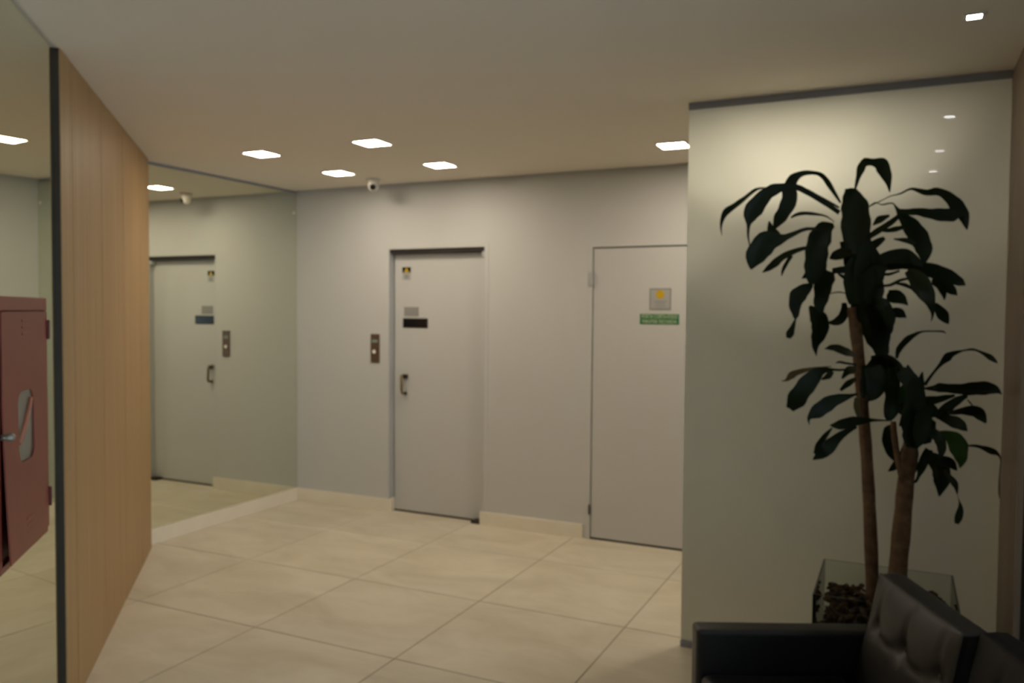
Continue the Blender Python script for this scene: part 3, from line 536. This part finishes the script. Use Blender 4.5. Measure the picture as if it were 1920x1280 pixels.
('',[4.647,-1.966,1.433,-.0239,-.0085,.0027,4.642,-1.921,1.373,-.0304,-.0115,.0005,4.646,-1.887,1.303,-.0256,-.0109,-.0014,4.649,-1.87,1.247,-.0235,-.0114,.0008,4.645,-1.877,1.214,-.0065,-.0035,.0011]),
('',[4.659,-1.958,1.466,.0052,.0056,-.0015,4.664,-1.92,1.498,.0086,.0093,-.0062,4.69,-1.884,1.534,.0074,.0082,-.0108,4.72,-1.854,1.557,.0032,.0034,-.0078,4.75,-1.833,1.571,.0006,.0006,-.0036,4.789,-1.82,1.573,.0001,-.0001,-.003,4.825,-1.819,1.572,-.0004,-.0008,-.0036,4.835,-1.828,1.564,-.0005,-.0005,-.0009]),
('',[4.76,-1.984,1.367,.0058,.0015,-.004,4.786,-1.954,1.408,.004,.001,-.003,4.815,-1.925,1.446,.0054,.0014,-.0046,4.836,-1.898,1.47,.0108,.0026,-.0119,4.857,-1.875,1.486,.0046,.0007,-.0098,4.892,-1.855,1.498,.0009,.0,-.0035,4.928,-1.841,1.504,-.0001,-.0004,-.0047,4.957,-1.832,1.494,-.0017,-.001,-.0046,4.986,-1.828,1.477,-.0049,-.0024,-.0093,5.003,-1.831,1.464,-.0049,-.0021,-.0072,5.015,-1.839,1.453,-.0009,-.0003,-.0011]),
('',[4.76,-1.903,1.347,-.0001,.0003,-.0037,4.791,-1.856,1.345,.0002,.0012,-.011,4.816,-1.812,1.346,-.0005,.0013,-.0186,4.863,-1.773,1.341,-.0014,.0004,-.0186,4.909,-1.742,1.338,-.0001,.0006,-.0239,4.955,-1.72,1.342,.0012,.0002,-.0276,5.0,-1.709,1.343,-.0016,-.0021,-.0251,5.029,-1.71,1.336,-.0037,-.0029,-.0125,5.044,-1.722,1.322,-.0005,-.0004,-.0013]),
('',[4.737,-1.934,1.302,.0009,-.0017,-.0108,4.761,-1.895,1.3,.0011,-.002,-.0145,4.8,-1.865,1.299,.0025,-.0006,-.0159,4.839,-1.851,1.31,.0024,.0008,-.0107,4.871,-1.856,1.321,.0009,.0007,-.005]),
('',[4.802,-1.938,1.238,.0082,-.0019,-.0084,4.826,-1.905,1.255,.0143,-.0017,-.014,4.859,-1.879,1.287,.0118,.0011,-.0142,4.888,-1.867,1.308,.0064,.0031,-.0126,4.913,-1.872,1.324,.0023,.0029,-.0065]),
('',[4.911,-1.902,1.311,-.0014,-.0007,-.0014,4.924,-1.887,1.295,-.0022,-.0011,-.0021,4.937,-1.885,1.278,-.001,-.0005,-.0009]),
('',[4.841,-1.962,1.261,-.0009,.0041,-.0072,4.866,-1.922,1.261,-.0008,.0053,-.0101,4.902,-1.888,1.266,-.0016,.0052,-.0163,4.941,-1.865,1.263,-.0076,-.001,-.0219,4.967,-1.856,1.242,-.0123,-.0088,-.0145,4.98,-1.864,1.219,-.0026,-.003,-.0022]),
('',[4.812,-1.974,1.252,-.007,.0039,-.0098,4.828,-2.003,1.247,-.0085,.0041,-.0138,4.861,-2.026,1.236,-.0104,.0008,-.0205,4.888,-2.036,1.223,-.0088,-.0058,-.0153,4.906,-2.032,1.204,-.0006,-.0009,-.001]),
('',[4.731,-1.998,1.253,.024,.0361,.0032,4.724,-1.964,1.315,.0234,.0298,.0026,4.721,-1.938,1.361,.0229,.0193,.0062,4.705,-1.926,1.403,.0176,.0077,.0056,4.699,-1.931,1.44,.003,.0004,.0005]),
('',[4.743,-1.971,1.267,.0246,.0109,.0002,4.742,-1.931,1.326,.0204,.0092,-.0011,4.747,-1.906,1.377,.0124,.0058,-.0021,4.753,-1.909,1.413,.0019,.0009,-.0004]),
('b',[4.678,-1.904,1.266,.0209,.0028,-.0025,4.683,-1.936,1.316,.018,.0038,-.0033,4.691,-1.955,1.355,.0133,.0056,-.0049,4.699,-1.953,1.375,.0021,.0015,-.0013]),
('',[4.74,-1.917,1.185,.0636,-.0102,-.0115,4.749,-1.965,1.244,.0564,-.0015,-.018,4.765,-1.993,1.281,.0054,-.0016,-.0387,4.806,-1.991,1.257,-.0082,.0012,-.0125]),
('',[4.714,-1.953,1.247,.0181,-.0056,.0171,4.672,-1.914,1.28,.024,-.0025,.0158,4.646,-1.885,1.337,.0237,.0047,.006,4.641,-1.871,1.403,.0197,.0104,-.0021,4.653,-1.876,1.438,.0052,.0052,-.0028]),
('b',[4.791,-1.985,1.186,-.0013,.0018,-.0036,4.829,-1.959,1.181,-.0052,.0052,-.0121,4.859,-1.937,1.168,-.0172,.0032,-.0192,4.88,-1.919,1.137,-.0316,-.0053,-.0153,4.891,-1.909,1.098,-.0272,-.0112,-.0065,4.896,-1.906,1.065,-.0156,-.0106,-.0,4.892,-1.911,1.042,-.0016,-.0016,.0004]),
('',[4.89,-1.901,1.126,.0003,.0001,-.0029,4.909,-1.87,1.125,.0001,.0,-.0029,4.946,-1.841,1.124,-.0005,-.0003,-.0054,4.977,-1.814,1.114,-.0022,-.0012,-.0083,5.005,-1.79,1.101,-.0045,-.0025,-.0128,5.03,-1.771,1.088,-.0034,-.0018,-.0062,5.043,-1.756,1.065,-.0021,-.0011,-.0018,5.043,-1.747,1.025,-.0019,-.0009,-.0005,5.042,-1.743,.978,-.0026,-.0013,-.0,5.042,-1.746,.931,-.0029,-.0014,.0005,5.044,-1.754,.905,-.0009,-.0004,.0004]),
('',[4.768,-1.987,1.188,-.0024,-.0059,-.0132,4.799,-2.006,1.18,-.0086,-.0103,-.0179,4.817,-2.02,1.157,-.0176,-.0118,-.0094,4.822,-2.027,1.127,-.0153,-.0069,-.0006,4.82,-2.025,1.093,-.0047,-.0014,.0004]),
('',[4.771,-1.927,1.088,-.0041,-.0127,-.0108,4.809,-1.884,1.051,-.0187,-.0338,-.0253,4.829,-1.851,1.007,-.0323,-.0286,-.012,4.833,-1.836,.964,-.0278,-.0117,.0018,4.826,-1.841,.91,-.0023,-.0002,.0004]),
('',[4.789,-1.925,1.076,-.0022,-.0002,-.0107,4.834,-1.897,1.065,-.0053,-.0015,-.0188,4.865,-1.879,1.05,-.0099,-.0051,-.0152,4.884,-1.881,1.027,-.0014,-.0009,-.0014]),
('',[4.836,-1.945,1.034,-.0044,-.0008,-.0037,4.85,-1.959,1.018,-.0059,-.0014,-.0051,4.867,-1.971,.999,-.0099,-.0036,-.0073,4.877,-1.976,.979,-.0084,-.0043,-.003,4.882,-1.974,.95,-.0012,-.0008,-.0002]),
('',[4.882,-1.945,.951,-.0006,-.0011,-.0003,4.888,-1.979,.929,-.0018,-.0026,-.0006,4.891,-2.005,.906,-.0093,-.008,.0003,4.886,-2.017,.876,-.0145,-.0059,.0034,4.88,-2.012,.845,-.0065,-.0005,.0014]),
('',[4.659,-1.931,1.203,-.0035,.0009,.0023,4.641,-1.895,1.174,-.0204,.0012,.0068,4.636,-1.867,1.129,-.0242,-.0049,-.0013,4.645,-1.854,1.08,-.0183,-.01,-.0061,4.661,-1.859,1.039,-.0013,-.0013,-.0007]),
('',[4.726,-1.916,1.152,-.0123,-.0061,.005,4.718,-1.877,1.12,-.0257,-.0128,.007,4.713,-1.844,1.074,-.0338,-.0167,.0053,4.709,-1.822,1.018,-.0349,-.0167,.0056,4.703,-1.814,.978,-.0286,-.0133,.0031,4.704,-1.821,.954,-.0103,-.0047,-.0001]),
('',[4.782,-1.953,1.113,-.0139,-.0013,.0055,4.759,-1.995,1.058,-.0171,-.0026,.0063,4.748,-2.027,1.024,-.0071,-.002,.0027,4.736,-2.041,.998,-.0037,-.0018,.0038,4.724,-2.036,.994,-.0001,-.0004,.0021]),
('',[4.689,-1.931,1.068,-.0045,-.0026,.0051,4.677,-1.905,1.05,-.0087,-.0047,.0089,4.659,-1.889,1.022,-.0094,-.0042,.0108,4.639,-1.891,1.003,-.0011,-.0003,.0015]),
('',[4.725,-1.953,1.273,-.0252,-.0219,-.0161,4.751,-1.907,1.216,-.0358,-.0267,-.0176,4.765,-1.88,1.167,-.0311,-.0162,-.0107,4.778,-1.883,1.125,-.0134,-.0044,-.0045]),
('',[4.519,-1.95,1.702,.0207,.0045,-.0079,4.543,-1.968,1.768,.0262,.0066,-.0161,4.579,-1.979,1.807,.0151,.0057,-.0219,4.617,-1.978,1.826,.0033,.0025,-.0085]),
('',[4.538,-1.941,1.682,.0259,.0229,-.0001,4.537,-1.96,1.752,.041,.0333,-.0026,4.542,-1.974,1.818,.0448,.0287,-.0038,4.544,-1.981,1.884,.0365,.0163,-.0022,4.546,-1.978,1.92,.0177,.005,-.0014]),
('',[4.578,-1.953,1.686,-.0021,-.0215,-.0244,4.612,-1.97,1.669,-.0148,-.023,-.0192,4.632,-1.98,1.617,-.0185,-.0106,-.0069,4.638,-1.979,1.587,-.0052,-.0006,-.0009]),
('',[4.501,-1.954,1.682,.0211,-.0021,.004,4.492,-1.975,1.735,.0283,-.0005,.0048,4.485,-1.991,1.785,.0259,.0053,.0013,4.488,-1.999,1.834,.0193,.0102,-.0016,4.49,-1.996,1.867,.0055,.0053,-.0008]),
('',[4.574,-2.049,1.435,-.0313,-.006,-.0096,4.59,-2.061,1.381,-.0392,-.0103,-.0018,4.58,-2.068,1.329,-.0248,-.0106,.0093,4.567,-2.068,1.303,-.0031,-.0021,.0021]),
('',[4.55,-2.039,1.44,-.0155,-.0171,-.0027,4.557,-2.059,1.393,-.0234,-.0208,.0006,4.551,-2.071,1.348,-.0192,-.0099,.005,4.542,-2.069,1.311,-.0028,-.0006,.0008]),
('',[4.639,-2.042,1.434,-.018,-.0279,-.0019,4.645,-2.059,1.377,-.023,-.0297,-.0001,4.644,-2.072,1.314,-.0235,-.0194,.0024,4.639,-2.078,1.256,-.0214,-.009,.002,4.639,-2.075,1.23,-.0074,-.0009,.0003]),
('',[4.718,-2.036,1.163,.0275,.0161,-.0014,4.719,-2.058,1.233,.0427,.0242,-.0032,4.723,-2.075,1.306,.037,.0194,-.0007,4.719,-2.084,1.37,.022,.0103,.0014,4.716,-2.08,1.401,.0045,.0019,.0003]),
('',[4.759,-2.033,1.265,-.0244,-.0139,.0147,4.737,-2.052,1.218,-.04,-.0216,.0187,4.724,-2.063,1.167,-.0399,-.019,.0111,4.719,-2.062,1.131,-.0192,-.0079,.0036]),
('',[4.727,-2.037,1.275,-.0381,-.0099,.0018,4.725,-2.056,1.226,-.0404,-.0126,.0034,4.721,-2.067,1.176,-.0317,-.0142,.0043,4.716,-2.066,1.131,-.0119,-.0073,.0019]),
('',[4.672,-2.041,1.422,-.0145,-.0025,-.016,4.704,-2.054,1.392,-.024,-.0066,-.0212,4.737,-2.061,1.343,-.0205,-.0096,-.0132,4.752,-2.06,1.306,-.0107,-.0073,-.0054]),
('',[4.775,-2.042,1.293,-.0121,-.0111,.0079,4.759,-2.06,1.255,-.0263,-.0216,.0114,4.751,-2.074,1.212,-.0317,-.0203,.0082,4.743,-2.081,1.171,-.0219,-.0097,.0041,4.741,-2.078,1.142,-.0047,-.0013,.0005]),
('',[4.554,-1.95,1.915,-.0091,-.0122,-.0056,4.574,-1.961,1.868,-.0146,-.0168,-.0074,4.587,-1.969,1.824,-.0202,-.0155,-.005,4.591,-1.973,1.784,-.0166,-.0073,-.0016,4.593,-1.972,1.761,-.0044,-.0008,-.0004]),
]
CANES = [[[4.49,-1.86,1.669,0.0243],[4.502,-1.86,1.581,0.0243],[4.519,-1.86,1.438,0.0232],[4.545,-1.86,1.174,0.0232],[4.562,-1.86,0.975,0.0243],[4.575,-1.86,0.777,0.0258],[4.592,-1.86,0.48,0.027],[4.602,-1.86,0.334,0.0276]],[[4.722,-1.95,1.18,0.0231],[4.718,-1.95,1.133,0.0274],[4.703,-1.95,0.973,0.0306],[4.694,-1.95,0.812,0.0339],[4.683,-1.95,0.624,0.0351],[4.673,-1.95,0.421,0.0363]],[[4.653,-1.99,1.218,0.0105],[4.658,-1.99,1.166,0.0115],[4.669,-1.99,1.093,0.0115],[4.691,-1.99,0.979,0.0105]]]

pt = empty('potted_dracaena', (4.64, -1.93, 0.42)); tag(pt, 'tall dark green corn plant with two bare canes growing from the glass planter', 'plant')
def smooth_pts(P):
    """Catmull-Rom through a list of tuples"""
    out = []
    for k in range(len(P) - 1):
        p0, p1, p2, p3 = P[max(k - 1, 0)], P[k], P[k + 1], P[min(k + 2, len(P) - 1)]
        for s in range(3):
            t = s / 3; out.append(tuple(0.5 * (2 * b + (c - a) * t + (2 * a - 5 * b + 4 * c - d_) * t * t + (3 * b - a - 3 * c + d_) * t ** 3) for a, b, c, d_ in zip(p0, p1, p2, p3)))
    out.append(P[-1]); return out
for k, c in enumerate(CANES):
    pts = [(Vector(q[:3]) - pt.location, q[3] * (1 + 0.04 * math.sin(i * 2.1))) for i, q in enumerate(smooth_pts([tuple(q) for q in c]))]
    bm = bmesh.new(); tube(bm, pts, 14)
    obj('cane' if k < 2 else 'shoot', bm, M_cane, pt, True)
for k, (flag, r) in enumerate(LEAVES):
    P = smooth_pts([tuple(r[i:i + 6]) for i in range(0, len(r), 6)])
    bm = bmesh.new(); rows = []
    for i, q in enumerate(P):
        c = Vector(q[:3]) - pt.location; w = Vector(q[3:])
        a = Vector(P[max(i - 1, 0)][:3]); b = Vector(P[min(i + 1, len(P) - 1)][:3])
        nrm = w.cross(b - a); nrm = nrm.normalized() if nrm.length > 1e-9 else Vector((0, 0, 1))
        if nrm.y > 0: nrm = -nrm
        wl = w.length; wav = 1 + 0.05 * math.sin(i * 1.7 + k)
        rows.append([bm.verts.new(c + w * f * wav + nrm * (wl * z)) for f, z in ((-1, 0.10), (-0.55, 0.16), (0, -0.14), (0.55, 0.16), (1, 0.10))])
    for A_, C_ in zip(rows, rows[1:]):
        for j in range(4): bm.faces.new((A_[j], A_[j + 1], C_[j + 1], C_[j]))
    m = M_leafb if flag == 'b' else M_leafp if flag == 'p' else M_leaf
    o = obj('leaf', bm, m, pt, True)
    if flag == 'b': o['label'] = 'brighter green leaf'
    if flag == 'p': o['label'] = 'pale drying leaf'

# ------------------------------------------------------------------ black leather sofa (local x runs front to back, -y runs toward the viewer)
ANG = math.radians(24.92)
sf = empty('leather_sofa', (4.025, -2.663, 0), ANG); tag(sf, 'low black leather sofa with tufted back cushions in the near right corner', 'sofa')
WID = 1.30
def part(name, bm, m, parent=sf, smooth=True): return obj(name, bm, m, parent, smooth)
part('arm', B((0.0, -0.088, 0.10), (0.745, 0.0, 0.548), bev=0.018, seg=4), M_leather)
part('arm', B((0.0, -WID, 0.10), (0.745, -WID + 0.088, 0.548), bev=0.018, seg=4), M_leather)
part('back_frame', B((0.665, -WID + 0.09, 0.10), (0.745, -0.090, 0.690), bev=0.016, seg=4), M_leather)
part('seat_base', B((0.03, -WID + 0.09, 0.10), (0.66, -0.090, 0.26), bev=0.012, seg=3), M_leather)
for y0, y1 in ((-0.645, -0.095), (-1.205, -0.655)):
    part('seat_cushion', B((0.01, y0, 0.262), (0.50, y1, 0.405), bev=0.035, seg=5), M_leather)
for x in (0.05, 0.695):
    for yy in (-0.045, -WID + 0.045):
        bm = bmesh.new(); cyl(bm, (x, yy, 0.0505), 0.018, 0.10, seg=16); part('leg', bm, M_chrome)
TUFTS = [(-0.185, 0.605), (-0.375, 0.605), (-0.560, 0.605)]
def back_cushion(y0, y1, x_off, zt, tufts, m):
    """front face leans back; grid with dimples at the tufts, creases between them and up to the seam"""
    NU, NV = 44, 36
    bm = bmesh.new(); zb = 0.395; th = 0.085
    def front(u, v):
        y = y1 + (y0 - y1) * u; z = zb + (zt - zb) * v
        x = x_off - 0.02 + 0.22 * (z - 0.39)
        eu = min(u, 1 - u) * abs(y1 - y0); ev = min(v, 1 - v) * (zt - zb)
        bulge = 0.030 * (1 - math.exp(-eu / 0.05)) * (1 - math.exp(-ev / 0.045))
        dd = 0.0
        for ty, tz in tufts:
            r = math.hypot(y - ty, z - tz)
            dd += 0.022 * math.exp(-(r / 0.026) ** 2) + 0.007 * math.exp(-(r / 0.075) ** 2)
            if z > tz: dd += 0.014 * math.exp(-((y - ty) / 0.010) ** 2) * min(1, (z - tz) / 0.03) * max(0, 1 - (z - tz) / 0.17)
        for (ta, tb) in zip(tufts, tufts[1:]):
            t = (y - ta[0]) / (tb[0] - ta[0])
            if 0 < t < 1: dd += 0.006 * math.exp(-((z - ta[1] + 0.02 * math.sin(math.pi * t)) / 0.012) ** 2) * math.sin(math.pi * t) ** 0.5
        return Vector((x - bulge + dd, y, z))
    F = [[bm.verts.new(front(i / NU, j / NV)) for i in range(NU + 1)] for j in range(NV + 1)]
    for j in range(NV):
        for i in range(NU): bm.faces.new((F[j][i], F[j][i + 1], F[j + 1][i + 1], F[j + 1][i]))
    rim = [F[0][i] for i in range(NU + 1)] + [F[j][NU] for j in range(1, NV + 1)] + [F[NV][i] for i in range(NU - 1, -1, -1)] + [F[j][0] for j in range(NV - 1, 0, -1)]
    cy, cz = (y0 + y1) / 2, (zb + zt) / 2
    prev = rim
    for off, sc_, lift in ((0.004, 1.006, 0), (0.010, 0.992, 0), (0.018, 1.0, 0.0), (0.05, 1.008, 0.0), (th - 0.012, 1.0, 0), (th, 0.965, 0)):
        ring = [bm.verts.new(Vector((v.co.x + off, cy + (v.co.y - cy) * sc_, cz + (v.co.z - cz) * sc_))) for v in rim]
        for i in range(len(rim)):
            k = (i + 1) % len(rim); bm.faces.new((prev[i], ring[i], ring[k], prev[k]))
        prev = ring
    bm.faces.new(prev)
    bmesh.ops.recalc_face_normals(bm, faces=bm.faces)
    c = part('back_cushion', bm, m)
    for ty, tz in tufts:
        v = min((q for row in [[front(i / NU, j / NV) for i in range(NU + 1)] for j in range(NV + 1)] for q in row), key=lambda q: math.hypot(q.y - ty, q.z - tz))
        bm = bmesh.new(); ball(bm, (0, 0, 0), 0.010, 12)
        for w in bm.verts: w.co = Vector((w.co.x * 0.5 + v.x - 0.002, w.co.y + v.y, w.co.z + v.z))
        part('button', bm, m, c)
    return c
back_cushion(-0.625, -0.100, 0.555, 0.757, TUFTS, M_leather2)
back_cushion(-1.205, -0.650, 0.585, 0.772, [(-0.80, 0.60), (-0.95, 0.60), (-1.10, 0.60)], M_leather3)
